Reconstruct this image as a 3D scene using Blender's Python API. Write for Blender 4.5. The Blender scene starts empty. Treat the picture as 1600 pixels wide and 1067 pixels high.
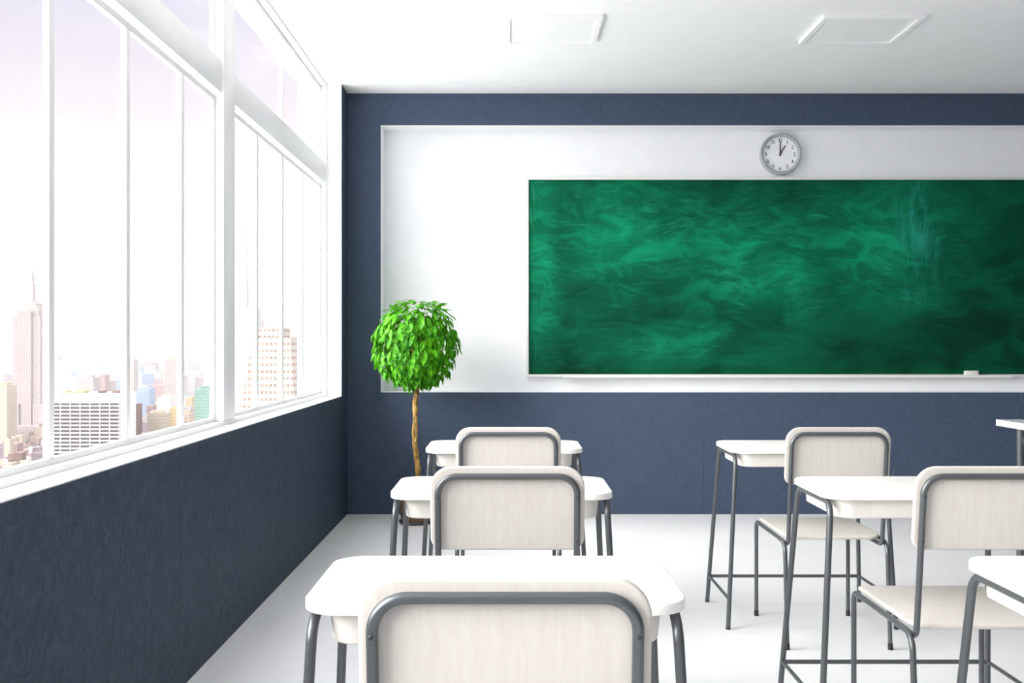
# Classroom with a ribbon window over a hazy city, chalkboard wall, desks and chairs.
# Units: metres.  X to the right, Y away from the viewer, Z up.
import bpy, bmesh, math, random
from mathutils import Vector, Matrix, noise as mnoise

random.seed(7)
scene = bpy.context.scene
COL = scene.collection
PI = math.pi

# ------------------------------------------------------------------ helpers
def link_mesh(name, bm, mat=None, parent=None, smooth=35, loc=None):
    me = bpy.data.meshes.new(name)
    bmesh.ops.recalc_face_normals(bm, faces=bm.faces)
    bm.to_mesh(me); bm.free()
    if smooth:
        for p in me.polygons: p.use_smooth = True
        me.set_sharp_from_angle(angle=math.radians(smooth))
    if mat is not None:
        for m in (mat if isinstance(mat, (list, tuple)) else [mat]): me.materials.append(m)
    o = bpy.data.objects.new(name, me)
    COL.objects.link(o)
    if parent is not None: o.parent = parent
    if loc is not None: o.location = loc
    return o

def thing(name, label, cat, loc=(0, 0, 0), rotz=0.0, group=None):
    o = bpy.data.objects.new(name, None)
    o.empty_display_size = 0.1
    COL.objects.link(o)
    o.location = loc; o.rotation_euler = (0, 0, rotz)
    tag(o, label, cat, group)
    return o

def tag(o, label, cat, group=None):
    o['label'] = label; o['category'] = cat
    if group: o['group'] = group
    return o

def struct(o):
    o['kind'] = 'structure'
    return o

def dup(root, loc, label, rotz=None):
    r = root.copy(); COL.objects.link(r); r.location = loc; r['label'] = label
    if rotz is not None: r.rotation_euler = (0, 0, rotz)
    for ch in root.children:
        c = ch.copy(); COL.objects.link(c); c.parent = r
        for g in ch.children:
            d = g.copy(); COL.objects.link(d); d.parent = c
    return r

def add_box(bm, x0, x1, y0, y1, z0, z1, mat=0):
    v = [bm.verts.new(p) for p in ((x0,y0,z0),(x1,y0,z0),(x1,y1,z0),(x0,y1,z0),(x0,y0,z1),(x1,y0,z1),(x1,y1,z1),(x0,y1,z1))]
    fs = []
    for q in ((0,3,2,1),(4,5,6,7),(0,1,5,4),(1,2,6,5),(2,3,7,6),(3,0,4,7)):
        f = bm.faces.new([v[i] for i in q]); f.material_index = mat; fs.append(f)
    return fs

def box_bm(*a, bevel=0.0, seg=2):
    bm = bmesh.new(); add_box(bm, *a)
    if bevel: bmesh.ops.bevel(bm, geom=list(bm.edges), offset=bevel, segments=seg, profile=0.5, affect='EDGES')
    return bm

def fillet(pts, radii, n=8):
    """polyline with rounded corners; radii is one value per inner corner"""
    pts = [Vector(p) for p in pts]
    out = [pts[0]]
    for i in range(1, len(pts) - 1):
        r = radii[i-1] if isinstance(radii, (list, tuple)) else radii
        a, b, c = pts[i-1], pts[i], pts[i+1]
        u, w = (a - b).normalized(), (c - b).normalized()
        ang = u.angle(w)
        if r <= 0 or ang > PI - 0.02:
            out.append(b); continue
        t = min(r / math.tan(ang / 2), (a - b).length * .98, (c - b).length * .98)
        rr = t * math.tan(ang / 2)
        ctr = b + (u + w).normalized() * (rr / math.sin(ang / 2))
        p0, p1 = b + u * t - ctr, b + w * t - ctr
        tot = p0.angle(p1); ax = p0.cross(p1).normalized()
        for k in range(n + 1):
            out.append(ctr + Matrix.Rotation(tot * k / n, 3, ax) @ p0)
    out.append(pts[-1])
    return out

def add_tube(bm, path, r, seg=14, caps=True, rad=None):
    path = [Vector(p) for p in path]
    n = len(path)
    t0 = (path[1] - path[0]).normalized()
    ref = Vector((0, 0, 1)) if abs(t0.z) < 0.9 else Vector((1, 0, 0))
    nrm = (ref - t0 * ref.dot(t0)).normalized()
    rings, tp = [], t0
    for i, p in enumerate(path):
        if i == 0: t = t0
        elif i == n - 1: t = (path[i] - path[i-1]).normalized()
        else: t = ((path[i+1] - p).normalized() + (p - path[i-1]).normalized()).normalized()
        q = tp.rotation_difference(t); nrm = q @ nrm; tp = t
        bn = t.cross(nrm)
        rr = rad(i / (n - 1)) if rad else r
        rings.append([bm.verts.new(p + (nrm * math.cos(2*PI*k/seg) + bn * math.sin(2*PI*k/seg)) * rr) for k in range(seg)])
    for a, b in zip(rings, rings[1:]):
        for k in range(seg): bm.faces.new((a[k], a[(k+1) % seg], b[(k+1) % seg], b[k]))
    if caps:
        bm.faces.new(list(reversed(rings[0]))); bm.faces.new(rings[-1])

def tube_bm(path, r, seg=14, **k):
    bm = bmesh.new(); add_tube(bm, path, r, seg, **k); return bm

def add_lathe(bm, prof, seg=48, axis='Z', org=(0,0,0), close=False):
    """profile of (radius, height) points turned about an axis"""
    ox, oy, oz = org
    rings = []
    for (r, h) in prof:
        if r < 1e-6:
            rings.append([bm.verts.new((ox, oy, oz+h) if axis == 'Z' else (ox, oy-h, oz))]); continue
        ring = []
        for k in range(seg):
            c, s = math.cos(2*PI*k/seg) * r, math.sin(2*PI*k/seg) * r
            ring.append(bm.verts.new((ox+c, oy+s, oz+h) if axis == 'Z' else (ox+c, oy-h, oz+s)))
        rings.append(ring)
    pairs = list(zip(rings, rings[1:]))
    if close: pairs.append((rings[-1], rings[0]))
    for a, b in pairs:
        for k in range(seg):
            k2 = (k+1) % seg
            if len(a) == 1 and len(b) == 1: continue
            if len(a) == 1: bm.faces.new((a[0], b[k2], b[k]))
            elif len(b) == 1: bm.faces.new((a[k], a[k2], b[0]))
            else: bm.faces.new((a[k], a[k2], b[k2], b[k]))

def rr_outline(x0, x1, y0, y1, rads, n=10):
    """rounded rectangle; rads: (x0y0, x1y0, x1y1, x0y1)"""
    out = []
    for (cx, cy, sx, sy, r, a0) in ((x0,y0,1,1,rads[0],PI),(x1,y0,-1,1,rads[1],1.5*PI),(x1,y1,-1,-1,rads[2],0),(x0,y1,1,-1,rads[3],.5*PI)):
        r = max(r, 1e-4)
        for k in range(n + 1):
            a = a0 + .5*PI*k/n
            out.append((cx + sx*r + r*math.cos(a), cy + sy*r + r*math.sin(a)))
    return out

def slab(bm, x0, x1, y0, y1, rads, h0, h1, e=0.004, es=3, fn=None, n=10):
    """rounded-rectangle plate between heights h0 and h1 with rounded rims; fn(u,v,h) maps to 3-D"""
    fn = fn or (lambda u, v, h: (u, v, h))
    steps = []
    for k in range(es + 1):
        a = .5*PI*k/es
        steps.append((e*(1-math.sin(a)), h0 + e*(1-math.cos(a))))
    for k in range(es + 1):
        a = .5*PI*k/es
        steps.append((e*(1-math.cos(a)), h1 - e*(1-math.sin(a))))
    rings = []
    for ins, h in steps:
        o = rr_outline(x0+ins, x1-ins, y0+ins, y1-ins, [max(r-ins, 1e-4) for r in rads], n)
        rings.append([bm.verts.new(fn(u, v, h)) for u, v in o])
    m = len(rings[0])
    for a, b in zip(rings, rings[1:]):
        for k in range(m): bm.faces.new((a[k], a[(k+1) % m], b[(k+1) % m], b[k]))
    bm.faces.new(list(reversed(rings[0]))); bm.faces.new(rings[-1])

# ------------------------------------------------------------------ materials
class NT:
    """tiny node-tree writer"""
    def __init__(s, name):
        s.m = bpy.data.materials.new(name); s.m.use_nodes = True
        s.t = s.m.node_tree; s.t.nodes.clear()
        s.out = s.t.nodes.new('ShaderNodeOutputMaterial')
    def n(s, typ, ins=None, **props):
        nd = s.t.nodes.new('ShaderNode' + typ)
        for k, v in props.items(): setattr(nd, k, v)
        for k, v in (ins or {}).items():
            if isinstance(v, bpy.types.NodeSocket): s.t.links.new(v, nd.inputs[k])
            else: nd.inputs[k].default_value = v
        return nd
    def math(s, op, a, b=0.0, c=None, clamp=False):
        ins = {0: a, 1: b}
        if c is not None: ins[2] = c
        return s.n('Math', ins, operation=op, use_clamp=clamp).outputs[0]
    def mix(s, f, a, b):
        nd = s.n('Mix', data_type='RGBA')
        for k, v in ((0, f), (6, a), (7, b)):
            if isinstance(v, bpy.types.NodeSocket): s.t.links.new(v, nd.inputs[k])
            else: nd.inputs[k].default_value = v
        return nd.outputs[2]
    def ramp(s, f, lo, hi):
        return s.n('MapRange', {0: f, 1: lo, 2: hi, 3: 0.0, 4: 1.0}, interpolation_type='SMOOTHSTEP', clamp=True).outputs[0]
    def noise(s, vec, scale, detail=3.0, rough=.55, dist=0.0):
        return s.n('TexNoise', {'Vector': vec, 'Scale': scale, 'Detail': detail, 'Roughness': rough, 'Distortion': dist}).outputs['Fac']
    def obj(s): return s.n('TexCoord').outputs['Object']
    def map(s, vec, scale=(1,1,1), rot=(0,0,0), loc=(0,0,0)):
        return s.n('Mapping', {'Vector': vec, 'Location': loc, 'Rotation': rot, 'Scale': scale}).outputs[0]
    def bump(s, h, strength=.3, dist=.01):
        return s.n('Bump', {'Height': h, 'Strength': strength, 'Distance': dist}).outputs[0]
    def pbr(s, color, rough=.5, metal=0.0, normal=None, **extra):
        ins = {'Base Color': color, 'Roughness': rough, 'Metallic': metal}
        if normal is not None: ins['Normal'] = normal
        ins.update(extra)
        b = s.n('BsdfPrincipled', ins)
        s.t.links.new(b.outputs[0], s.out.inputs[0])
        return b

def C(r, g, b): return (r, g, b, 1.0)

def plain(name, col, rough=.5, metal=0.0, **k):
    t = NT(name)
    v = t.noise(t.obj(), 9.0, 4)
    c = t.mix(v, C(*[x*.96 for x in col]), C(*[min(x*1.04, 1) for x in col]))
    t.pbr(c, rough, metal, **k)
    return t.m

def mat_plaster(name, amt, rough, k=1.0):
    t = NT(name); g = t.n('NewGeometry').outputs['Position']
    a = t.noise(g, 3.5, 6, .6, .6)
    b = t.noise(g, 20.0, 7, .66, 1.0)
    c = t.noise(g, 90.0, 3, .6)
    cracks = t.n('TexVoronoi', {'Vector': t.map(g, (1.0, 1.0, .7)), 'Scale': 1.3, 'Randomness': 1.0}, feature='DISTANCE_TO_EDGE').outputs['Distance']
    cr = t.ramp(cracks, 0.0, .008)
    h = t.math('ADD', t.math('MULTIPLY', a, .8), t.math('ADD', t.math('MULTIPLY', b, .9), t.math('MULTIPLY', c, .22)))
    h = t.math('ADD', h, t.math('MULTIPLY', cr, .12))
    mo = t.math('ADD', t.math('MULTIPLY', b, .65), t.math('MULTIPLY', c, .35))
    col = t.mix(t.math('ADD', .5*(1-amt), t.math('MULTIPLY', t.ramp(mo, .36, .64), amt)), C(.029*k, .044*k, .074*k), C(.054*k, .073*k, .114*k))
    col = t.mix(t.math('MULTIPLY', t.math('SUBTRACT', 1.0, cr), .4*amt), col, C(.022, .034, .062))
    t.pbr(col, .6, 0.0, t.bump(h, rough, .016), **{'Specular IOR Level': .22})
    return t.m

def mat_floor():
    t = NT('pale_concrete'); g = t.n('NewGeometry').outputs['Position']
    a = t.noise(t.map(g, (1.0, .6, 1)), 1.4, 5, .6, .8)
    b = t.noise(g, 14.0, 5, .6)
    f = t.math('ADD', t.math('MULTIPLY', a, .7), t.math('MULTIPLY', b, .3))
    col = t.mix(t.ramp(f, .3, .7), C(.76, .766, .772), C(.84, .842, .845))
    t.pbr(col, .38, 0.0, t.bump(b, .05, .004))
    return t.m

def mat_wood(name, a, b):
    t = NT(name); o = t.obj()
    n1 = t.noise(t.map(o, (38, 38, 1.6)), 2.2, 5, .6, .4)
    n2 = t.noise(t.map(o, (160, 160, 5)), 2.0, 3, .6)
    f = t.math('ADD', t.math('MULTIPLY', n1, .7), t.math('MULTIPLY', n2, .3))
    t.pbr(t.mix(t.ramp(f, .32, .68), C(*a), C(*b)), .42, 0.0, t.bump(f, .04, .002))
    return t.m

def mat_glass():
    t = NT('window_glass')
    fr = t.n('Fresnel', {'IOR': 1.25}).outputs[0]
    tr = t.n('BsdfTransparent', {'Color': C(.985, .99, .99)}).outputs[0]
    gl = t.n('BsdfGlossy', {'Color': C(1, 1, 1), 'Roughness': .02}).outputs[0]
    mx = t.n('MixShader', {0: t.math('MULTIPLY', fr, .02), 1: tr, 2: gl}).outputs[0]
    t.t.links.new(mx, t.out.inputs[0])
    return t.m

def mat_board():
    """green board: dark base, chalk dust in clouds and wiping streaks, light falloff to the right painted in"""
    t = NT('chalk_smeared_green_board'); o = t.obj()
    s = t.n('SeparateXYZ', {0: o}); X, Z = s.outputs[0], s.outputs[2]
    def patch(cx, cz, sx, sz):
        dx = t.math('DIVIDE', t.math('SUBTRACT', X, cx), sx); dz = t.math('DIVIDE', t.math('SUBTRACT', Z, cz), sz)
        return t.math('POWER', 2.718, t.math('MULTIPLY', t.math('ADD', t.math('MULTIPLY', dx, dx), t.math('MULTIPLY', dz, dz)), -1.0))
    warp = t.n('TexNoise', {'Vector': t.map(o, (.9, 1, 1.2)), 'Scale': 1.3, 'Detail': 2.0}).outputs['Color']
    wv = t.n('VectorMath', {0: warp, 1: (-.5, -.5, -.5)}, operation='ADD').outputs[0]
    wv = t.n('VectorMath', {0: wv, 'Scale': .38}, operation='SCALE').outputs[0]
    p = t.n('VectorMath', {0: o, 1: wv}, operation='ADD').outputs[0]
    # rubbed-in dust, thinner to the right, where it also paints the light falloff
    dust_and_falloff = None
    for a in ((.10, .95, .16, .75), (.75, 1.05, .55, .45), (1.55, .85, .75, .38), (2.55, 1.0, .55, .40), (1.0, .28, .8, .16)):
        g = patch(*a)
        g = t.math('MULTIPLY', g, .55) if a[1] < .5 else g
        dust_and_falloff = g if dust_and_falloff is None else t.math('MAXIMUM', dust_and_falloff, g)
    blotch = t.ramp(t.noise(t.map(p, (1.0, 1, 1.6)), 1.7, 4, .55, .6), .34, .68)
    cloud = t.noise(t.map(p, (1.0, 1, 2.2), rot=(0, .18, 0)), 3.2, 7, .62, 1.1)
    cl = t.ramp(cloud, .40, .70)
    m1 = t.ramp(t.noise(p, 2.3, 2), .45, .65)
    s1 = t.math('MULTIPLY', t.ramp(t.noise(t.map(p, (2.1, 1, 11.0), rot=(0, .30, 0)), 1.5, 8, .72, .9), .47, .78), m1)
    m2 = t.ramp(t.noise(t.map(p, loc=(4, 0, 2)), 2.0, 2), .42, .62)
    s2 = t.math('MULTIPLY', t.ramp(t.noise(t.map(p, (2.6, 1, 22.0), rot=(0, -.16, 0)), 1.5, 7, .72, .6), .48, .78), m2)
    s3 = t.ramp(t.noise(t.map(p, (18.0, 1, 1.5), rot=(0, .16, 0)), 1.6, 6, .68, .5), .55, .80)
    grain = t.noise(t.map(o, (90, 1, 50)), 3.0, 3)
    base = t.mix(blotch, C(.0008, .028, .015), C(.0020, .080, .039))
    base = t.mix(t.math('MULTIPLY', dust_and_falloff, t.math('ADD', .30, t.math('MULTIPLY', cl, .55))), base, C(.005, .32, .145))
    st = t.math('ADD', t.math('MULTIPLY', s1, .75), t.math('MULTIPLY', s2, .55))
    st = t.math('ADD', st, t.math('MULTIPLY', s3, .16))
    st = t.math('MULTIPLY', st, t.math('ADD', .16, t.math('MULTIPLY', dust_and_falloff, .62)), clamp=True)
    st = t.math('MULTIPLY', st, t.math('ADD', .7, t.math('MULTIPLY', grain, .6)), clamp=True)
    c = t.mix(st, base, C(.03, .50, .28))
    # chalk wiped up and down beside the middle of the board, bluish
    s4 = t.ramp(t.noise(t.map(o, (7.0, 1, 1.3), rot=(0, .12, 0)), 1.9, 8, .76, .35), .42, .74)
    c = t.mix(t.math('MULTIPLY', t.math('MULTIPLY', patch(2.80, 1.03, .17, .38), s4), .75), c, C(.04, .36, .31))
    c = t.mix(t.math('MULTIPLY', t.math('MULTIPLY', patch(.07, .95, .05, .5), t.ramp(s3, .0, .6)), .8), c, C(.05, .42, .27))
    t.pbr(c, .65, 0.0, **{'Specular IOR Level': .08})
    return t.m

def mat_leaf():
    t = NT('glossy_green_leaf'); o = t.obj()
    v = t.noise(o, 45.0, 2)
    w = t.noise(o, 7.0, 2)
    f = t.math('ADD', t.math('MULTIPLY', v, .7), t.math('MULTIPLY', w, .3))
    col = t.mix(t.ramp(f, .35, .65), C(.010, .15, .002), C(.12, .46, .008))
    b = t.n('BsdfPrincipled', {'Base Color': col, 'Roughness': .5, 'Specular IOR Level': .25})
    tr = t.n('BsdfTranslucent', {'Color': t.mix(.5, col, C(.2, .65, .02))}).outputs[0]
    mx = t.n('MixShader', {0: .2, 1: b.outputs[0], 2: tr}).outputs[0]
    t.t.links.new(mx, t.out.inputs[0])
    return t.m

def mat_bark():
    t = NT('golden_bark'); o = t.obj()
    a = t.noise(t.map(o, (30, 30, 6)), 2.0, 6, .65, 1.2)
    c = t.mix(t.ramp(a, .36, .62), C(.09, .045, .012), C(.62, .37, .085))
    t.pbr(c, .6, 0.0, t.bump(a, .6, .008))
    return t.m

def mat_facade(name, wall, win, pitch, floor_h, fx, fz, var=.15):
    """storeys of windows on the upright faces, plain roof"""
    t = NT(name)
    g = t.n('NewGeometry'); ps = t.n('SeparateXYZ', {0: g.outputs['Position']}); nm = t.n('SeparateXYZ', {0: g.outputs['Normal']})
    ax = t.math('GREATER_THAN', t.math('ABSOLUTE', nm.outputs[0]), .6)
    u = t.math('ADD', t.math('MULTIPLY', ps.outputs[1], ax), t.math('MULTIPLY', ps.outputs[0], t.math('SUBTRACT', 1.0, ax)))
    fu = t.math('LESS_THAN', t.math('FRACT', t.math('DIVIDE', u, pitch)), fx)
    fv = t.math('LESS_THAN', t.math('FRACT', t.math('DIVIDE', ps.outputs[2], floor_h)), fz)
    up = t.math('LESS_THAN', t.math('ABSOLUTE', nm.outputs[2]), .5)
    m = t.math('MULTIPLY', t.math('MULTIPLY', fu, fv), up)
    rnd = t.noise(g.outputs['Position'], .35, 2)
    wc = t.mix(t.ramp(rnd, .3, .7), C(*win), C(*[min(1, x*(1+var*2)+.02) for x in win]))
    wall = [x*.62 for x in wall]; win = [x*.5 for x in win]
    wl = t.mix(t.noise(g.outputs['Position'], .06, 3), C(*[x*(1-var) for x in wall]), C(*[min(1, x*(1+var)) for x in wall]))
    t.pbr(t.mix(m, wl, wc), .8, 0.0, **{'Specular IOR Level': .1})
    return t.m

M = dict(
    navy=mat_plaster('navy_rough_plaster', 1.0, .95), navyb=mat_plaster('navy_smooth_plaster', .35, .6, 1.35), floor=mat_floor(),
    white=plain('white_paint', (.84, .845, .85), .55),
    ceil=plain('ceiling_paint', (.86, .865, .87), .7),
    frame=plain('white_window_lacquer', (.86, .86, .86), .35),
    panel=plain('white_wall_panel', (.83, .84, .86), .5),
    desk=mat_wood('white_desk_laminate', (.84, .825, .80), (.88, .87, .85)),
    ply=mat_wood('cream_plywood', (.545, .515, .48), (.59, .565, .53)),
    tray=plain('cream_tray_plastic', (.70, .675, .64), .45),
    metal=plain('dark_grey_steel', (.105, .115, .123), .36, .55),
    screw=plain('dark_screw_steel', (.06, .065, .07), .4, .6),
    rubber=plain('black_rubber', (.015, .015, .016), .6),
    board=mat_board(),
    bframe=plain('pale_aluminium_frame', (.74, .73, .70), .4),
    grey=plain('pale_grey_desk_board', (.45, .50, .53), .4),
    rim=plain('brushed_silver_rim', (.42, .44, .46), .35, .35),
    dial=plain('white_dial', (.86, .87, .88), .5),
    ink=plain('black_ink', (.02, .02, .025), .5),
    felt=plain('pale_felt', (.72, .71, .68), .9),
    diffuser=plain('white_lamp_diffuser', (.85, .855, .86), .5),
    glass=mat_glass(), leaf=mat_leaf(), bark=mat_bark(),
    potwood=mat_wood('brown_pot_wood', (.10, .05, .02), (.24, .12, .05)),
    soil=plain('dark_soil', (.03, .02, .015), .9),
)

# ------------------------------------------------------------------ the room
XL, XR, YB, YR, ZC = -1.15, 5.15, 7.47, -3.2, 2.975
XO = -1.45                                       # outer face of the window wall
SILL, YJ = .8485, 7.20                           # sill level, end of the window opening
struct(link_mesh('floor', box_bm(XO, XR+.2, YR-.2, YB+.3, -.12, 0), M['floor'], smooth=0))
struct(link_mesh('ceiling', box_bm(XO, XR+.2, YR-.2, YB+.3, ZC, ZC+.25), M['ceil'], smooth=0))

bm = bmesh.new()
add_box(bm, XO, XL, YR, YB+.3, 0, SILL-.004)
add_box(bm, XO, XL, YJ+.004, YB+.3, SILL-.004, ZC)
add_box(bm, XO, XL, YR-.2, YR+.5, SILL-.004, ZC)
struct(link_mesh('wall_left', bm, M['navy'], smooth=0))
struct(link_mesh('wall_right', box_bm(XR, XR+.2, YR-.2, YB+.3, 0, ZC), M['navy'], smooth=0))
struct(link_mesh('wall_rear', box_bm(XL, XR, YR-.2, YR, 0, ZC), M['white'], smooth=0))

RX0, RX1, RZ0, RZ1, RD = -.9145, 4.90, .861, 2.749, .18   # recessed white field of the back wall
bm = bmesh.new()
add_box(bm, XL, RX0, YB, YB+.3, 0, ZC)
add_box(bm, RX1, XR, YB, YB+.3, 0, ZC)
add_box(bm, RX0, RX1, YB, YB+.3, 0, RZ0)
add_box(bm, RX0, RX1, YB, YB+.3, RZ1, ZC)
struct(link_mesh('wall_back', bm, M['navyb'], smooth=0))
bm = bmesh.new(); t_ = .003
add_box(bm, RX0, RX1, YB+RD, YB+RD+.02, RZ0, RZ1)
add_box(bm, RX0, RX0+t_, YB-.001, YB+RD, RZ0, RZ1); add_box(bm, RX1-t_, RX1, YB-.001, YB+RD, RZ0, RZ1)
add_box(bm, RX0+t_, RX1-t_, YB-.001, YB+RD, RZ0, RZ0+t_); add_box(bm, RX0+t_, RX1-t_, YB-.001, YB+RD, RZ1-t_, RZ1)
struct(link_mesh('trim_1', bm, M['panel'], smooth=0))

# ---- the ribbon window
win = bpy.data.objects.new('window_1', None); COL.objects.link(win); win.location = (XL, YJ, SILL); struct(win)
bpy.context.view_layer.update()
def wpart(name, bm, mat='frame', smooth=30):
    o = link_mesh(name, bm, M[mat], smooth=smooth)
    o.parent = win; o.matrix_parent_inverse = win.matrix_world.inverted()
    return o
Y0 = YR + .5
wpart('sill', box_bm(XO, XL, Y0, YJ+.004, SILL-.004, SILL), smooth=0)
wpart('end_jamb', box_bm(XO, XL, YJ, YJ+.004, SILL, ZC), smooth=0)
FX, SX, BX = -1.25, -1.289, -1.313               # room faces of frame and sash, outer face
wpart('bottom_rail', box_bm(BX, FX, Y0, YJ, SILL, SILL+.0165, bevel=.0015))
wpart('head_rail', box_bm(BX, FX, Y0, YJ, ZC-.0165, ZC, bevel=.0015))
wpart('jamb_rail', box_bm(BX, FX, YJ-.0165, YJ, SILL+.0165, ZC-.0165, bevel=.0015))
TZ0, TZ1 = 2.300, 2.441
PITCH = .595
posts = [(4.614, 4.797), (2.05, 2.23), (-.52, -.34)]
for a, b in posts:
    wpart('post', box_bm(BX, FX, a, b, SILL+.0165, ZC-.0165, bevel=.003))
spans = [(4.797, YJ-.0165), (2.23, 4.614), (-.34, 2.05), (Y0, -.52)]
mull = {0: [5.41, 6.01, 6.59], 1: [2.99, 3.584, 4.18], 2: [.425, 1.02, 1.615], 3: [-2.15, -1.55, -.95]}
ZL0, ZU1 = SILL+.0165, ZC-.0165
for i, (a, b) in enumerate(spans):
    wpart('transom', box_bm(BX, FX-.010, a, b, TZ0, TZ1, bevel=.0015))
    # sash rails along the bottom, beside the transom and under the head
    wpart('sash_rail', box_bm(BX+.005, SX, a, b, ZL0, ZL0+.018, bevel=.002))
    wpart('sash_rail', box_bm(BX+.005, SX, a, b, TZ0-.008-.026, TZ0-.008, bevel=.002))
    wpart('sash_rail', box_bm(BX+.005, SX, a, b, ZU1-.026, ZU1-.002, bevel=.002))
    for (e0, e1) in ((a, a+.016), (b-.016, b)):
        wpart('stile', box_bm(BX+.006, SX, e0, e1, ZL0+.018, TZ0-.034, bevel=.002))
        wpart('stile', box_bm(BX+.006, SX, e0, e1, TZ1, ZU1-.026, bevel=.002))
    edges = [a] + mull[i] + [b]
    for m in mull[i]:
        wpart('mullion', box_bm(BX+.004, SX, m-.036, m, ZL0+.018, TZ0-.034, bevel=.003))
    m = mull[i][1]
    wpart('mullion', box_bm(BX+.004, SX, m-.030, m, TZ1, ZU1-.026, bevel=.003))
    for k in range(4):
        p0 = edges[k] + (.016 if k == 0 else 0); p1 = edges[k+1] - (.016 if k == 3 else .036)
        wpart('pane', box_bm(-1.305, -1.300, p0, p1, ZL0+.018, TZ0-.034), 'glass', 0)
    wpart('pane', box_bm(-1.305, -1.300, a+.016, m-.030, TZ1, ZU1-.026), 'glass', 0)
    wpart('pane', box_bm(-1.305, -1.300, m, b-.016, TZ1, ZU1-.026), 'glass', 0)

# ------------------------------------------------------------------ chalkboard, eraser, clock, lamps
BW, BZ0, BZ1 = 3.76, .965, 2.408
cb = thing('chalkboard', 'long green chalkboard with smeared chalk dust in a pale frame on the white wall panel', 'chalkboard', (.1155, YB+RD, BZ0))
H = BZ1 - BZ0; fw = .019
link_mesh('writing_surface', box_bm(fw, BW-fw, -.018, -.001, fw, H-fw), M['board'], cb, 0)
for (x0, x1, z0, z1) in ((0, BW, H-fw, H), (0, BW, 0, fw), (0, fw, fw, H-fw), (BW-fw, BW, fw, H-fw)):
    link_mesh('frame_rail', box_bm(x0, x1, -.030, -.001, z0, z1, bevel=.002), M['bframe'], cb)
bm = bmesh.new()
slab(bm, .27, BW-.27, -.085, -.0305, (.008, .008, .001, .001), -.004, .016, e=.003)
link_mesh('chalk_tray', bm, M['bframe'], cb)

er = thing('board_eraser', 'small pale felt eraser lying on the chalk tray of the chalkboard', 'eraser', (3.315, YB+RD-.058, BZ0+.0162))
link_mesh('felt_pad', box_bm(-.046, .046, -.022, .022, 0, .014, bevel=.002), M['felt'], er)
link_mesh('grip', box_bm(-.046, .046, -.020, .020, .0142, .030, bevel=.004), M['bframe'], er)

ck = thing('wall_clock', 'round silver rimmed wall clock reading one o\'clock above the chalkboard', 'clock', (1.952, YB+RD-.001, 2.574))
R = .150
bm = bmesh.new()
add_lathe(bm, [(R-.004, 0), (R, .006), (R, .030), (R-.003, .038), (R-.010, .041), (R-.020, .037), (R-.025, .026), (R-.025, .012), (R-.025, 0)], 72, 'Y', close=True)
link_mesh('rim', bm, M['rim'], ck)
bm = bmesh.new(); add_lathe(bm, [(0, .004), (R-.0252, .004), (R-.0252, .016), (0, .016)], 72, 'Y')
link_mesh('dial', bm, M['dial'], ck)

def digit_strokes(d, h):
    """thick-and-thin numerals: polylines (points, half-width) in a box about .6h wide"""
    w = .30*h; T = .085*h; t = .035*h
    def arc(cx, cz, rx, rz, a0, a1, n=14):
        return [(cx + rx*math.cos(math.radians(a0+(a1-a0)*k/n)), cz + rz*math.sin(math.radians(a0+(a1-a0)*k/n))) for k in range(n+1)]
    e = h/2
    D = {
     '1': [([(0, -e), (0, e)], T), ([(-.16*h, .33*h), (0, e)], t), ([(-.18*h, -e+t), (.18*h, -e+t)], t)],
     '2': [(arc(0, .22*h, .24*h, .27*h, 160, -35), T*.8), ([(.20*h, .07*h), (-.26*h, -e+t)], t*1.3), ([(-.27*h, -e+t*1.3), (.28*h, -e+t*1.3)], t*1.8)],
     '3': [(arc(0, .24*h, .21*h, .24*h, 150, -90), T*.8), (arc(0, -.24*h, .25*h, .26*h, 90, -150), T*.9)],
     '4': [([(.10*h, -e), (.10*h, e)], T), ([(.10*h, e), (-.28*h, -.18*h)], t), ([(-.28*h, -.18*h), (.28*h, -.18*h)], t*1.2)],
     '5': [([(-.18*h, e-t), (.24*h, e-t)], t*1.8), ([(-.18*h, e), (-.21*h, .04*h)], t), (arc(-.02*h, -.17*h, .27*h, .31*h, 130, -150), T*.85)],
     '6': [(arc(0, -.20*h, .23*h, .28*h, 0, 360, 24), T*.75), (arc(.16*h, -.16*h, .39*h, .62*h, 95, 180), T*.75)],
     '7': [([(-.24*h, e-t), (.26*h, e-t)], t*1.8), ([(.26*h, e-t), (-.06*h, -e)], T*.8)],
     '8': [(arc(0, .25*h, .19*h, .23*h, 0, 360, 24), T*.7), (arc(0, -.23*h, .24*h, .26*h, 0, 360, 24), T*.75)],
     '9': [(arc(0, .20*h, .23*h, .28*h, 0, 360, 24), T*.75), (arc(-.16*h, .16*h, .39*h, .62*h, -85, 0), T*.75)],
     '0': [(arc(0, 0, .23*h, .48*h, 0, 360, 28), T*.75)],
    }
    return D[d]

def add_stroke(bm, pts, hw, y0, y1):
    P = [Vector((p[0], 0, p[1])) for p in pts]
    L, Rr = [], []
    for i, p in enumerate(P):
        a = P[max(i-1, 0)]; b = P[min(i+1, len(P)-1)]
        d = (b - a).normalized(); nrm = Vector((-d.z, 0, d.x))
        L.append(p + nrm*hw); Rr.append(p - nrm*hw)
    va = [[bm.verts.new((q.x, y, q.z)) for q in S] for y in (y0, y1) for S in (L, Rr)]
    for i in range(len(P)-1):
        bm.faces.new((va[0][i], va[0][i+1], va[1][i+1], va[1][i])); bm.faces.new((va[2][i], va[3][i], va[3][i+1], va[2][i+1]))
        bm.faces.new((va[0][i], va[2][i], va[2][i+1], va[0][i+1])); bm.faces.new((va[1][i], va[1][i+1], va[3][i+1], va[3][i]))
    for i in (0, len(P)-1): bm.faces.new((va[0][i], va[1][i], va[3][i], va[2][i]))
hh = .024
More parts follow.
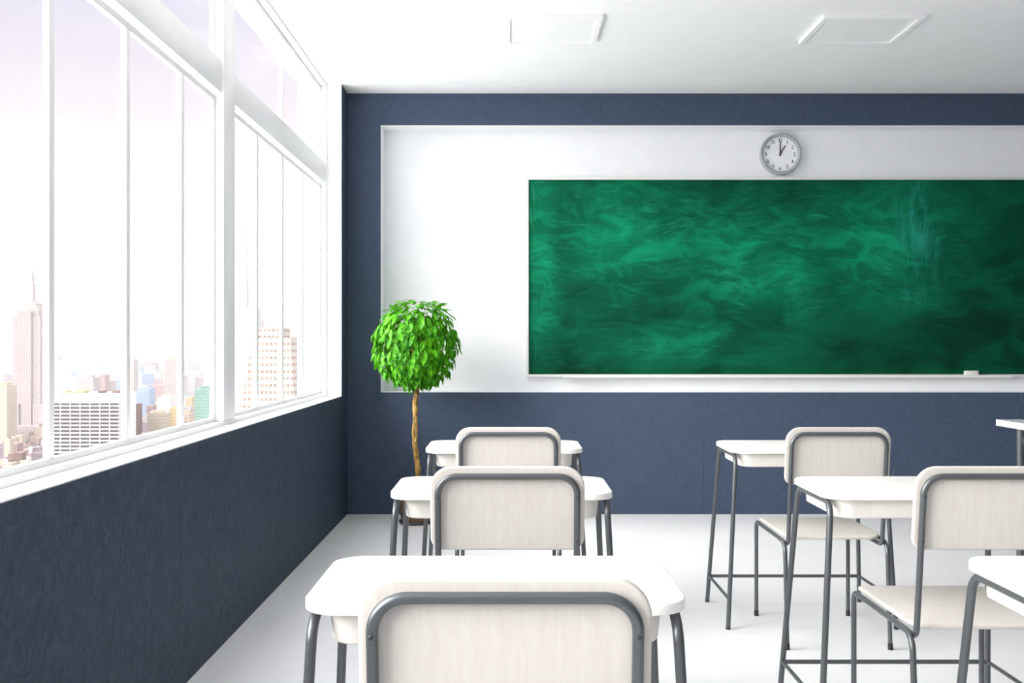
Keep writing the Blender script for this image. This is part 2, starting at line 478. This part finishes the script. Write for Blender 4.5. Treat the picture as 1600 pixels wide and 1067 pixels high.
for k in range(1, 13):
    a = PI/2 - k*PI/6; cx, cz = .103*math.cos(a), .103*math.sin(a)
    s = str(k); n = len(s); bm = bmesh.new()
    for j, ch in enumerate(s):
        ox = cx + (j - (n-1)/2) * hh*.62
        for pts, hw in digit_strokes(ch, hh):
            add_stroke(bm, [(ox+p[0], cz+p[1]) for p in pts], hw*1.25, -.0163, -.0158)
    link_mesh('numeral', bm, M['ink'], ck, 0)
def hand(name, ang, ln, w, y):
    bm = bmesh.new(); d = Vector((math.sin(ang), 0, math.cos(ang))); n = Vector((d.z, 0, -d.x))
    q = [-d*.012+n*w*.8, d*ln+n*w*.55, d*ln-n*w*.55, -d*.012-n*w*.8]
    lo = [bm.verts.new((p.x, y, p.z)) for p in q]; hi = [bm.verts.new((p.x, y-.0015, p.z)) for p in q]
    bm.faces.new(lo); bm.faces.new(hi)
    for i in range(4): bm.faces.new((lo[i], lo[(i+1)%4], hi[(i+1)%4], hi[i]))
    link_mesh(name, bm, M['ink'], ck, 0)
hand('minute_hand', 0.0, .094, .0060, -.0205)
hand('hour_hand', math.radians(30), .074, .0062, -.018)
bm = bmesh.new(); add_lathe(bm, [(0, .016), (.006, .016), (.006, .023), (.004, .0245), (0, .0245)], 20, 'Y')
link_mesh('centre_cap', bm, M['ink'], ck)

def lamp(loc, w, d, label):
    lp = thing('ceiling_light', label, 'light', loc, 0, 'square ceiling lights')
    b, h = .026, .024
    bm = bmesh.new()
    for (x0, x1, y0, y1) in ((0, w, 0, b), (0, w, d-b, d), (0, b, b, d-b), (w-b, w, b, d-b)):
        add_box(bm, x0, x1, y0, y1, -h, 0)
    link_mesh('frame', bm, M['white'], lp, 0)
    link_mesh('diffuser', box_bm(b, w-b, b, d-b, -h+.009, -.001), M['diffuser'], lp, 0)
    return lp
lamp((-.026, 5.67, ZC), .525, .50, 'square white framed ceiling light above the near end of the chalkboard, towards the window')
lamp((1.685, 5.67, ZC), .545, .50, 'square white framed ceiling light farther from the window, above the clock and board')

# ------------------------------------------------------------------ chairs
def make_chair(loc, label):
    c = thing('classroom_chair', label, 'chair', loc, 0, 'cream plywood classroom chairs')
    r, rl = .0085, .0085
    yb = lambda z: .017 - .13*(z - .41)           # lean of the back
    # seat: plywood with a waterfall rear and front rim, slightly dished
    bm = bmesh.new()
    def seat_fn(u, v, h):
        k = (v - .27) / .235
        z = h - .010*max(0, abs(k)-.6)/.4*1.0 + .004*abs(u/.2)**2
        return (u, v, z)
    slab(bm, -.197, .197, .035, .505, (.055, .055, .045, .045), .4275, .4420, e=.006, es=3, fn=seat_fn)
    link_mesh('seat', bm, M['ply'], c)
    bm = bmesh.new()
    def back_fn(u, v, h):
        return (u, yb(v) + .0085 + h + .006*(1-(u/.208)**2), v)
    slab(bm, -.208, .208, .646, .876, (.035, .035, .058, .058), 0, .015, e=.0065, es=4, fn=back_fn, n=12)
    link_mesh('backrest', bm, M['ply'], c)
    # back tube: up one side, over and down the other, feet turned forward under the seat
    X = .187
    P = [(-X, .15, .404), (-X, yb(.404), .404), (-X, yb(.85), .85), (X, yb(.85), .85), (X, yb(.404), .404), (X, .15, .404)]
    bf = link_mesh('back_frame', tube_bm(fillet(P, [.030, .050, .050, .030], 10), r, 16), M['metal'], c)
    for sx in (-1, 1):
        for z in (.675, .795):
            bm = bmesh.new(); add_lathe(bm, [(0, -.001), (.0038, -.001), (.0038, .0015), (.002, .0026), (0, .0026)], 14, 'Y', (sx*X, yb(z)-r, z))
            link_mesh('screw', bm, M['screw'], bf)
    for sx in (-1, 1):
        x = sx*.203
        link_mesh('seat_rail', tube_bm([(x, .062, .418), (x, .462, .418)], rl), M['metal'], c)
        fl = link_mesh('leg', tube_bm(fillet([(x, .462, .418), (x, .492, .418), (x, .492, .026)], .028, 8), rl), M['metal'], c)
        link_mesh('rubber_foot', tube_bm([(x, .492, 0), (x, .492, .026)], rl+.0012), M['rubber'], fl)
        p = [(x, .062, .418), (x, .004, .418), (x, -.029, .026)]
        rlg = link_mesh('leg', tube_bm(fillet(p, .055, 10), rl), M['metal'], c)
        link_mesh('rubber_foot', tube_bm([(x, -.0312, 0), (x, -.029, .026)], rl+.0012), M['rubber'], rlg)
    return c
CXL, CXR = -.007, 1.295
ch = make_chair((CXL, 1.515, 0), 'cream plywood chair closest to the viewer, its back filling the bottom of the picture')
dup(ch, (CXL, 2.863, 0), 'cream plywood chair of the window column between the first and second white desks')
dup(ch, (CXL, 4.19, 0), 'cream plywood chair of the window column at the desk nearest the potted tree')
dup(ch, (CXR, 2.863, 0), 'cream plywood chair cut off at the side, middle row away from the window')
dup(ch, (CXR, 4.19, 0), 'whole cream plywood chair away from the window, at the desk nearest the chalkboard')

# ------------------------------------------------------------------ student desks
def make_desk(loc, label):
    d = thing('student_desk', label, 'desk', loc, 0, 'white student desks')
    bm = bmesh.new(); slab(bm, -.335, .335, 0, .42, (.07, .07, .07, .07), .740, .760, e=.003, n=12)
    link_mesh('tabletop', bm, M['desk'], d)
    bm = bmesh.new()
    slab(bm, -.295, .295, .032, .392, (.05, .05, .012, .012), .680, .7398, e=.005, n=10,
         fn=lambda u, v, h: (u*(1-.02*(.74-h)/.06), v + (.74-h)*.10*(1 if v < .2 else 0), h))
    link_mesh('book_tray', bm, M['tray'], d)
    bm = bmesh.new(); slab(bm, -.19, .19, .684, .736, (.003,)*4, 0, .0016, e=.0006, es=2, fn=lambda u, v, h: (u, .0312 + (.74-v)*.10 - h, v))
    link_mesh('drawer_front', bm, M['tray'], d)
    r, zt = .0095, .7295
    for sx in (-1, 1):
        lx = lambda z: sx*(.316 + (.355-.316)*(zt-z)/zt)
        fy = lambda z: .030 - .030*(zt-z)/zt
        ry = lambda z: .385 + .090*(zt-z)/zt
        link_mesh('top_rail', tube_bm([(lx(zt), .085, zt), (lx(zt), .330, zt)], r), M['metal'], d)
        a = link_mesh('leg', tube_bm(fillet([(lx(zt), .085, zt), (lx(zt), fy(zt), zt), (lx(.012), fy(.012), .012)], .045, 10), r), M['metal'], d)
        link_mesh('foot_cap', tube_bm([(lx(0), fy(0), 0), (lx(.012), fy(.012), .012)], r+.0008), M['screw'], a)
        b = link_mesh('leg', tube_bm(fillet([(lx(zt), .330, zt), (lx(zt), ry(zt), zt), (lx(.012), ry(.012), .012)], .045, 10), r), M['metal'], d)
        link_mesh('foot_cap', tube_bm([(lx(0), ry(0), 0), (lx(.012), ry(.012), .012)], r+.0008), M['screw'], b)
        zs = .124
        link_mesh('side_stretcher', tube_bm([(lx(zs), fy(zs)+.006, zs), (lx(zs), ry(zs)-.006, zs)], .0065), M['metal'], d)
    zs = .124; x = .316 + .039*(zt-zs)/zt; y = .385 + .090*(zt-zs)/zt
    link_mesh('rear_stretcher', tube_bm([(-x+.006, y, zs), (x-.006, y, zs)], .0075), M['metal'], d)
    return d
DXL, DXR = -.026, 1.275
dk = make_desk((DXL, 1.80, 0), 'white student desk nearest the viewer, large, with the closest chair in front of it')
dup(dk, (DXL, 3.13, 0), 'white student desk of the window column, second from the viewer, hiding the tree pot')
dup(dk, (DXL, 4.457, 0), 'white student desk of the window column nearest the chalkboard, beside the tree trunk')
dup(dk, (DXR, 1.80, 0), 'white student desk cut off at the lower corner, away from the window')
dup(dk, (DXR, 3.13, 0), 'white student desk away from the window, middle row, between two chairs')
dup(dk, (DXR, 4.457, 0), 'white student desk away from the window, nearest the chalkboard, with thin splayed legs')

# ------------------------------------------------------------------ teacher's desk
td = thing('teacher_desk', 'grey topped teacher desk with thick round legs, cut off under the end of the chalkboard', 'desk', (2.81, 5.40, 0))
link_mesh('desktop', box_bm(0, 1.45, 0, .70, .733, .768, bevel=.002), [M['grey']], td)
bm = bmesh.new()
for (x0, x1, y0, y1) in ((-.002, 0, -.002, .702), (1.45, 1.452, -.002, .702), (0, 1.45, -.002, 0), (0, 1.45, .70, .702)):
    add_box(bm, x0, x1, y0, y1, .733, .7675)
link_mesh('edge_band', bm, M['white'], td, 0)
for (x, y) in ((.058, .535), (1.39, .535), (.058, .10), (1.39, .10)):
    lg = link_mesh('leg', tube_bm([(x, y, .012), (x, y, .7328)], .021, 20), M['metal'], td)
    link_mesh('foot_cap', tube_bm([(x, y, 0), (x, y, .0118)], .023, 20), M['rubber'], lg)
link_mesh('under_shelf', box_bm(.082, 1.368, .08, .60, .645, .671, bevel=.002), M['white'], td)

# ------------------------------------------------------------------ potted ball tree
TX, TY = -.632, 7.10
pt = thing('potted_tree', 'round clipped green ball tree with bare trunk in the corner by the window', 'plant', (TX, TY, 0))
bm = bmesh.new()
add_lathe(bm, [(0, .022), (.100, .022), (.122, .235), (.126, .240), (.126, .252), (.112, .252), (.110, .215), (0, .215)], 40)
pot = link_mesh('pot', bm, M['potwood'], pt)
for z in (.06, .19):
    rr = .100 + .022*(z-.022)/.213 + .0015
    bm = bmesh.new(); add_lathe(bm, [(rr-.002, z), (rr+.001, z), (rr+.003, z+.018), (rr, z+.018)], 40, close=True)
    link_mesh('hoop', bm, M['screw'], pot)
bm = bmesh.new(); add_lathe(bm, [(0, 0), (.108, 0), (.116, .016), (.112, .0215), (.0, .0215)], 40)
link_mesh('saucer', bm, M['screw'], pt)
bm = bmesh.new(); add_lathe(bm, [(0, .2155), (.1085, .2155), (.106, .222), (.05, .232), (0, .236)], 32)
link_mesh('soil', bm, M['soil'], pt)
rng = random.Random(11)
bm = bmesh.new()
path = []
for k in range(40):
    f = k/39; z = .20 + f*.86
    path.append((.010*math.sin(f*9) - .004*math.cos(f*17), .010*math.cos(f*8)-.008, z))
add_tube(bm, path, .017, 14, rad=lambda f: .019 - .004*f + .0022*math.sin(f*41) + .0014*math.sin(f*67+1))
add_tube(bm, [(p[0]+.013*math.cos(i*.34), p[1]+.013*math.sin(i*.34), p[2]) for i, p in enumerate(path[:37])], .008, 8)
trunk = link_mesh('trunk', bm, M['bark'], pt)
CR, CZ = .292, 1.185
bm = bmesh.new()
for k in range(26):
    z = 1 - 2*(k+.5)/26; a = k*2.39996; s = math.sqrt(1-z*z)
    d = Vector((s*math.cos(a), s*math.sin(a), z))
    b0 = Vector((0, 0, 1.0 + .06*(k % 3) - .04)); e = Vector((0, 0, CZ)) + d*.22
    mid = b0.lerp(e, .5) + Vector((0, 0, .02))
    add_tube(bm, [b0, mid, e], .004, 6, rad=lambda f: .006 - .0045*f)
link_mesh('branches', bm, M['bark'], pt); bpy.data.objects['branches'].name = 'branchwork'
def add_leaf(bm, pos, axis, nrm, L, W, curl):
    axis = axis.normalized(); nrm = (nrm - axis*nrm.dot(axis)).normalized(); side = axis.cross(nrm)
    prof = [(0, .0), (.18, .62), (.42, 1.0), (.68, .82), (.88, .36), (1, 0)]
    rows = []
    for f, w in prof:
        c = pos + axis*(L*f) - nrm*(curl*L*f*f)
        up = nrm*(.16*W*w)
        if w == 0: rows.append([bm.verts.new(c)])
        else: rows.append([bm.verts.new(c + side*(.5*W*w) + up), bm.verts.new(c), bm.verts.new(c - side*(.5*W*w) + up)])
    for a, b in zip(rows, rows[1:]):
        if len(a) == 1:
            bm.faces.new((a[0], b[0], b[1])); bm.faces.new((a[0], b[1], b[2]))
        elif len(b) == 1:
            bm.faces.new((a[0], b[0], a[1])); bm.faces.new((a[1], b[0], a[2]))
        else:
            bm.faces.new((a[0], b[0], b[1], a[1])); bm.faces.new((a[1], b[1], b[2], a[2]))
bm = bmesh.new(); N = 1500
for k in range(N):
    z = 1 - 2*(k+.5)/N; a = k*2.39996 + rng.uniform(-.2, .2); s = math.sqrt(max(0, 1-z*z))
    d = Vector((s*math.cos(a), s*math.sin(a), z + rng.uniform(-.05, .05))).normalized()
    if mnoise.noise(d*2.6 + Vector((3.1, 1.7, .4))) < -.40: continue
    rad = CR * rng.choice((.62, .78, .88, .94, .97)) * (1 + .05*mnoise.noise(d*4))
    p = Vector((0, 0, CZ)) + d*rad + Vector((0, 0, .028))
    ax = Vector((0, 0, -1))*rng.uniform(.75, 1.1) + d*rng.uniform(.15, .65) + Vector((rng.uniform(-.4, .4), rng.uniform(-.4, .4), 0))
    if d.z > .75: ax = Vector((d.x, d.y, 0)).normalized()*.8 + Vector((rng.uniform(-.5, .5), rng.uniform(-.5, .5), rng.uniform(-.3, .25)))
    nr = d + Vector((rng.uniform(-.35, .35), rng.uniform(-.35, .35), rng.uniform(-.1, .5)))
    add_leaf(bm, p, ax, nr, rng.uniform(.055, .078), rng.uniform(.026, .036), rng.uniform(.05, .35))
for f in bm.faces: f.smooth = True
link_mesh('crown', bm, M['leaf'], pt, 60)

# ------------------------------------------------------------------ the city beyond the window
GZ = -200.0
F = 1650.0
def wx(px, y): return (px - 797.0) * y / F        # where a building seen at that bearing stands
def wz(py, y): return 1.205 - (py - 537.0) * y / F
struct(link_mesh('ground', box_bm(-5200, 1500, 240, 9000, GZ-2, GZ-.02), plain('street_grey', (.30, .28, .28), .9), smooth=0))

FM = dict(
    stone=mat_facade('pale_stone_shaft', (.47, .41, .40), (.23, .185, .185), 4.0, 1e6, .48, 1.0),
    slabw=plain('white_concrete_grid', (.55, .53, .52), .7),
    dark=mat_facade('dark_tinted_windows', (.10, .085, .085), (.055, .05, .05), 2.2, 60, .5, .5, .3),
    brown=mat_facade('brown_brick', (.25, .15, .12), (.07, .05, .06), 2.3, 3.1, .45, .5, .3),
    pink=mat_facade('pink_brick', (.38, .23, .20), (.09, .07, .09), 2.0, 3.0, .5, .5, .3),
    mauve=mat_facade('mauve_brick', (.28, .20, .23), (.08, .07, .10), 2.6, 3.4, .5, .5, .3),
    cream=mat_facade('cream_stone', (.62, .52, .40), (.22, .17, .14), 2.2, 3.3, .45, .5, .2),
    yellow=mat_facade('yellow_brick', (.62, .48, .26), (.20, .15, .11), 2.4, 3.3, .45, .5, .2),
    white=mat_facade('white_facade', (.76, .74, .73), (.34, .33, .34), 2.6, 3.4, .5, .45, .1),
    blue=mat_facade('blue_glass', (.38, .46, .60), (.20, .27, .42), 2.8, 3.6, .6, .6, .2),
    green=mat_facade('green_glass', (.24, .33, .28), (.10, .25, .20), 2.0, 3.0, .55, .55, .25),
    grey=mat_facade('grey_grid', (.46, .42, .40), (.20, .18, .18), 2.4, 4.2, .45, .6, .15),
    pale=mat_facade('pale_grey_grid', (.56, .53, .51), (.36, .34, .33), 2.4, 4.2, .45, .6, .1),
    warm=mat_facade('warm_setback_stone', (.66, .61, .54), (.20, .14, .11), 3.1, 5.0, .62, .42, .25),
)
def bpart(root, name, mat, x0, x1, y0, y1, z0, z1):
    bm = bmesh.new(); lx, ly, lz = root.location
    add_box(bm, x0-lx, x1-lx, y0-ly, y1-ly, z0-lz, z1-lz)
    return link_mesh(name, bm, FM[mat], root, 0)
taken = []
def claim(x0, x1, y0, y1): taken.append((x0-.5, x1+.5, y0-.5, y1+.5))
def free(x0, x1, y0, y1): return not any(x0 < b and a < x1 and y0 < d and c < y1 for a, b, c, d in taken)

# tall stepped stone tower with a mast
D = 1600.0; cx = wx(41.5, D)
sk = thing('skyscraper', 'tallest hazy stone skyscraper with stepped crown and long mast, outside the window', 'building', (cx, D+22, GZ))
u = D / F
def st(name, hw, ytop, ybot, dy0, dy1, mat='stone'):
    return bpart(sk, name, mat, cx-hw*u, cx+hw*u, D+dy0, D+dy1, max(wz(ybot, D), GZ), wz(ytop, D))
st('podium', 38, 664, 800, -14, 60)
for s in (-1, 1):
    bpart(sk, 'shoulder_wing', 'stone', cx+s*20*u - 9*u, cx+s*20*u + 9*u, D-3, D-.2, wz(664, D), wz(631, D))
st('shaft', 21, 494, 664, 0, 46)
st('centre_bay', 8, 486, 664, -2, -.1)
st('upper_shaft', 17.5, 484, 494, 2, 44)
st('crown', 14.5, 478, 484, 5, 41, 'warm')
st('crown', 10, 472, 478, 9, 37, 'warm')
bm = bmesh.new(); add_lathe(bm, [(0, 0), (6*u, 0), (3.6*u, 5*u), (3.2*u, 30*u), (2.2*u, 32*u), (1.6*u, 33*u), (0, 33*u)], 16)
link_mesh('mast_tower', bm, FM['stone'], sk, 30, (0, 0, wz(472, D)-GZ))
bm = bmesh.new(); add_lathe(bm, [(0, 0), (.9*u, 0), (.7*u, 14*u), (.35*u, 15*u), (.2*u, 33*u), (0, 33*u)], 10)
link_mesh('antenna', bm, FM['dark'], sk, 30, (0, 0, wz(439, D)-GZ))
claim(cx-40*u, cx+40*u, D-16, D+62)

# white office slab with rows of dark windows
D = 1000.0; u = D/F
x0, x1 = wx(72, D), wx(188.5, D)
ob = thing('office_block', 'white office block with rows of dark windows, largest building outside the near window panes', 'building', ((x0+x1)/2, D+20, GZ))
bpart(ob, 'window_wall', 'dark', x0+.8, x1-.8, D+.8, D+40, GZ, wz(630, D))
bpart(ob, 'roof_band', 'slabw', x0, x1, D, D+41, wz(630, D), wz(615, D))
lx, ly, lz = ob.location
bm = bmesh.new()
z = wz(633, D)
while z > wz(780, D):
    add_box(bm, x0-lx, x1-lx, D-ly, D+.8-ly, z-2.3*u-lz, z-lz); z -= 6.05*u
link_mesh('floor_band', bm, FM['slabw'], ob, 0); 
px = 187.2
while px > 72:
    bpart(ob, 'pier', 'slabw', wx(px-1.3, D), wx(px, D), D-.25, D-.02, GZ, wz(630, D)); px -= 15.35
bpart(ob, 'side_wall', 'slabw', x1, x1+.4, D, D+40, GZ, wz(615, D))
for (a, b, top, m) in ((90, 100, 611.5, 'yellow'), (100, 112, 613, 'cream'), (113, 127, 610, 'yellow'), (149, 155, 611, 'brown'), (172, 183, 611, 'brown')):
    bpart(ob, 'roof_plant', m, wx(a, D), wx(b, D), D+6, D+20, wz(615, D)+.01, wz(top, D))
claim(x0-1, x1+2, D-2, D+43)

# tapering warm stone tower and the masted one behind it, seen through the far window panes
def taper(root, name, mat, c0, c1, dy, z0, z1):
    bm = bmesh.new(); lx, ly, lz = root.location
    v = [bm.verts.new((x-lx, y-ly, z-lz)) for (a, b), z, ins in ((c0, z0, 0), (c1, z1, 4)) for x, y in ((a, dy[0]+ins), (b, dy[0]+ins), (b, dy[1]-ins), (a, dy[1]-ins))]
    for q in ((0,3,2,1),(4,5,6,7),(0,1,5,4),(1,2,6,5),(2,3,7,6),(3,0,4,7)): bm.faces.new([v[i] for i in q])
    return link_mesh(name, bm, FM[mat], root, 0)
D = 760.0
tw = thing('stone_tower', 'warm stone tower with sloping sides and rows of brown windows through the far panes', 'building', (wx(420, D), D+20, GZ))
taper(tw, 'tower_body', 'warm', (wx(371, D), wx(462, D)), (wx(393, D), wx(452, D)), (D, D+42), wz(665, D), wz(527, D))
bpart(tw, 'podium', 'warm', wx(362, D), wx(470, D), D-3, D+46, GZ, wz(665, D))
bpart(tw, 'penthouse', 'warm', wx(400, D), wx(438, D), D+10, D+34, wz(527, D), wz(512, D))
bpart(tw, 'roof_plant', 'brown', wx(388, D), wx(398, D), D+12, D+18, wz(527, D)+.02, wz(524, D))
claim(wx(362, D)-2, wx(470, D)+2, D-5, D+50)
D = 1700.0; u = D/F
at = thing('masted_tower', 'pale tower with a thin tall antenna mast, faint in the haze behind the sloping tower', 'building', (wx(379, D), D+30, GZ))
bpart(at, 'tower_body', 'pale', wx(352, D), wx(400, D), D, D+60, GZ, wz(497, D))
bpart(at, 'upper_body', 'pale', wx(358, D), wx(396, D), D+8, D+52, wz(497, D), wz(480, D))
bm = bmesh.new(); add_lathe(bm, [(0, 0), (2.2*u, 0), (1.6*u, 50*u), (.9*u, 60*u), (.5*u, 132*u), (0, 132*u)], 10)
link_mesh('antenna', bm, FM['grey'], at, 30, (0, 0, wz(480, D)-GZ))
claim(wx(350, D), wx(402, D), D-2, D+62)

# single buildings one can point to
def tower(name, label, mat, a, b, top, y, depth, cap=None, mast=False):
    x0, x1 = wx(a, y), wx(b, y); z1 = wz(top, y)
    o = thing(name, label, 'building', ((x0+x1)/2, y+depth/2, GZ))
    bpart(o, 'tower_body', mat, x0, x1, y, y+depth, GZ, z1)
    if cap: bpart(o, 'roof_house', cap, x0+(x1-x0)*.22, x1-(x1-x0)*.22, y+depth*.25, y+depth*.75, z1, z1+3.5*y/F)
    claim(x0-.6, x1+.6, y-.6, y+depth+.6)
tower('apartment_tower', 'striped brown tower rising just behind the roof of the white office block', 'grey', 120, 146, 590, 1900, 34, 'grey')
tower('apartment_tower', 'narrow pinkish tower in haze over the far roof edge of the white office block', 'pink', 153, 164, 585, 2500, 30)
tower('apartment_tower', 'brown brick tower with small windows just past the white office block', 'brown', 196, 213.5, 631, 1050, 16)
tower('glass_tower', 'pale blue glass tower between brick blocks in the third pane', 'blue', 213, 233, 606, 1750, 30, 'blue')
tower('apartment_tower', 'tall grey gridded slab tower rising above the roofs in the third pane', 'grey', 257, 279, 561, 1850, 30, 'cream')
tower('office_block', 'small white office block with thin window lines below the grey slab tower', 'white', 245, 267, 621, 1420, 22, 'white')
tower('apartment_tower', 'cream stone block with stepped roof low in the third pane', 'cream', 230, 258, 645, 1060, 16, 'cream')
tower('apartment_tower', 'yellow brick block beside the mullion, low in the third pane', 'yellow', 264, 279, 638, 1090, 16, 'yellow')
tower('glass_tower', 'green glass tower with flat dark roof line, cut off by the window post', 'green', 304, 332, 607, 980, 24, 'green')
tower('apartment_tower', 'faint grey needle tower standing alone in the haze above the white office block', 'grey', 115, 125, 492, 4200, 40)
tower('apartment_tower', 'cream tower with warm sunlit side left of the masted skyscraper', 'cream', -12, 11, 602, 1480, 30, 'yellow')
tower('apartment_tower', 'narrow grey tower edge next to the second mullion, in haze', 'grey', 201, 209, 561, 2100, 26)
tower('apartment_tower', 'cream building with lit front low in the pane before the window post', 'cream', 284, 296, 646, 1080, 14, 'yellow')

# rows of lower roofs: every building an object of its own, alike within each group
GROUPS = (
    # label, group, bearings, distances, roof level, widths, row step, materials
    ('one of the brown and pink low brick buildings crowding below the masted skyscraper', 'low brick buildings below the masted skyscraper', (-6, 72), (1085, 1575), (-134, 12), (7.5, 12), 31, ['brown', 'pink', 'mauve', 'cream', 'pink', 'mauve', 'brown', 'white', 'cream']),
    ('one of the mixed pale low buildings in the haze beyond the third and fourth panes', 'pale low buildings beyond the third and fourth panes', (198, 332), (1110, 2050), (-112, 16), (11, 18), 92, ['cream', 'pink', 'white', 'yellow', 'mauve', 'blue', 'cream', 'grey']),
    ('one of the faint distant buildings fading into haze on the skyline', 'faint distant skyline buildings', (-6, 470), (2450, 4600), (-95, 38), (42, 70), 400, ['grey', 'mauve', 'white', 'blue', 'grey', 'pink']),
)
rg = random.Random(5)
for label, group, (b0, b1), (y0, y1), (lev, spread), (w0, w1), step, mats in GROUPS:
    y = y0
    while y < y1:
        x = wx(b0, y); end = wx(b1, y)
        while x < end:
            w = rg.uniform(w0, w1) ; dp = min(step*.8, w*rg.uniform(.8, 1.6)); yy = y + rg.uniform(0, step-dp-1)
            top = lev + rg.gauss(0, .6)*spread
            if free(x, x+w, yy, yy+dp):
                o = thing('city_building', label, 'building', (x+w/2, yy+dp/2, GZ), 0, group)
                m = rg.choice(mats)
                bpart(o, 'walls', m, x, x+w, yy, yy+dp, GZ, top)
                if rg.random() < .55:
                    bx = x + w*rg.uniform(.1, .5); by = yy + dp*rg.uniform(.1, .5)
                    bpart(o, 'roof_house', rg.choice(mats), bx, bx+w*.35, by, by+dp*.35, top+.005, top+w*rg.uniform(.15, .4))
            x += w + rg.uniform(.4, 2.5)*w/8
        y += step

# haze that lies over the city
t = NT('city_haze')
vs = t.n('VolumeScatter', {'Color': C(.15, .148, .147), 'Density': .0005, 'Anisotropy': 0.0})
t.t.links.new(vs.outputs[0], t.out.inputs[1])
hz = link_mesh('haze', box_bm(-5000, 1400, 250, 8800, GZ-10, 205), t.m, smooth=0)
hz['kind'] = 'stuff'; tag(hz, 'pale bright haze lying over the city outside the window', 'haze')

# ------------------------------------------------------------------ daylight
w = bpy.data.worlds.new('hazy_sky'); scene.world = w; w.use_nodes = True
nt = w.node_tree; nt.nodes.clear()
def wn(typ, ins=None, **p):
    nd = nt.nodes.new('ShaderNode' + typ)
    for k, v in p.items(): setattr(nd, k, v)
    for k, v in (ins or {}).items():
        if isinstance(v, bpy.types.NodeSocket): nt.links.new(v, nd.inputs[k])
        else: nd.inputs[k].default_value = v
    return nd
dirv = wn('TexCoord').outputs['Generated']
z = wn('SeparateXYZ', {0: dirv}).outputs[2]
cr = wn('ValToRGB', {0: z}); e = cr.color_ramp.elements
stops = [(0.0, (.84, .83, .83)), (.05, (.87, .865, .86)), (.12, (.92, .905, .89)), (.19, (.90, .82, .85)), (.25, (.78, .72, .81)), (.32, (.68, .67, .82)), (.45, (.95, .95, 1.0))]
e[0].position, e[0].color = stops[0][0], (*stops[0][1], 1); e[1].position, e[1].color = stops[-1][0], (*stops[-1][1], 1)
for p, c in stops[1:-1]:
    q = e.new(p); q.color = (*c, 1)
cl = wn('TexNoise', {'Vector': wn('Mapping', {'Vector': dirv, 'Scale': (3, 3, 9)}).outputs[0], 'Scale': 1.6, 'Detail': 5.0, 'Roughness': .6}).outputs['Fac']
cm = wn('MapRange', {0: cl, 1: .5, 2: .72, 3: 0.0, 4: .55}, interpolation_type='SMOOTHSTEP').outputs[0]
sky = wn('Mix', {0: cm, 6: cr.outputs[0], 7: (1.0, .98, .97, 1)}, data_type='RGBA').outputs[2]
# sky above the view is boosted to add light to the room
hi = wn('MapRange', {0: z, 1: .36, 2: .85, 3: 1.0, 4: 5.0}, interpolation_type='SMOOTHSTEP').outputs[0]
# unseen glow added below the horizon to light the ceiling
lo = wn('MapRange', {0: z, 1: -.45, 2: -.04, 3: 6.0, 4: 1.0}, interpolation_type='SMOOTHSTEP').outputs[0]
hi = wn('Math', {0: hi, 1: lo}, operation='MULTIPLY').outputs[0]
sky = wn('VectorMath', {0: sky, 'Scale': hi}, operation='SCALE').outputs[0]
bg = wn('Background', {'Color': sky, 'Strength': 1.0})
nt.links.new(bg.outputs[0], wn('OutputWorld').inputs[0])

sun = bpy.data.lights.new('hazy_sun', 'SUN'); sun.energy = 11.0; sun.angle = math.radians(55); sun.color = (1.0, .97, .93)
so = bpy.data.objects.new('hazy_sun', sun); COL.objects.link(so)
so.rotation_euler = (-Vector((-.80, -.30, .36))).to_track_quat('-Z', 'Y').to_euler()
so.location = (-30, -10, 20)

# ------------------------------------------------------------------ camera and view
cam = bpy.data.cameras.new('camera'); co = bpy.data.objects.new('camera', cam); COL.objects.link(co)
co.location = (0, 0, 1.205); co.rotation_euler = (PI/2, 0, 0)
cam.sensor_width = 36.0; cam.lens = 36.0 * F / 1600.0
cam.shift_x = 3.0/1600; cam.shift_y = 3.5/1600
cam.clip_start = .05; cam.clip_end = 20000
scene.camera = co
scene.view_settings.view_transform = 'Standard'; scene.view_settings.look = 'None'
scene.view_settings.gamma = 1.0; scene.view_settings.use_curve_mapping = False
scene.view_settings.exposure = 0.10
cy = scene.cycles
cy.use_denoising = True
cy.max_bounces = 12; cy.diffuse_bounces = 8; cy.glossy_bounces = 4; cy.transparent_max_bounces = 24; cy.volume_bounces = 2
cy.sample_clamp_indirect = 8.0
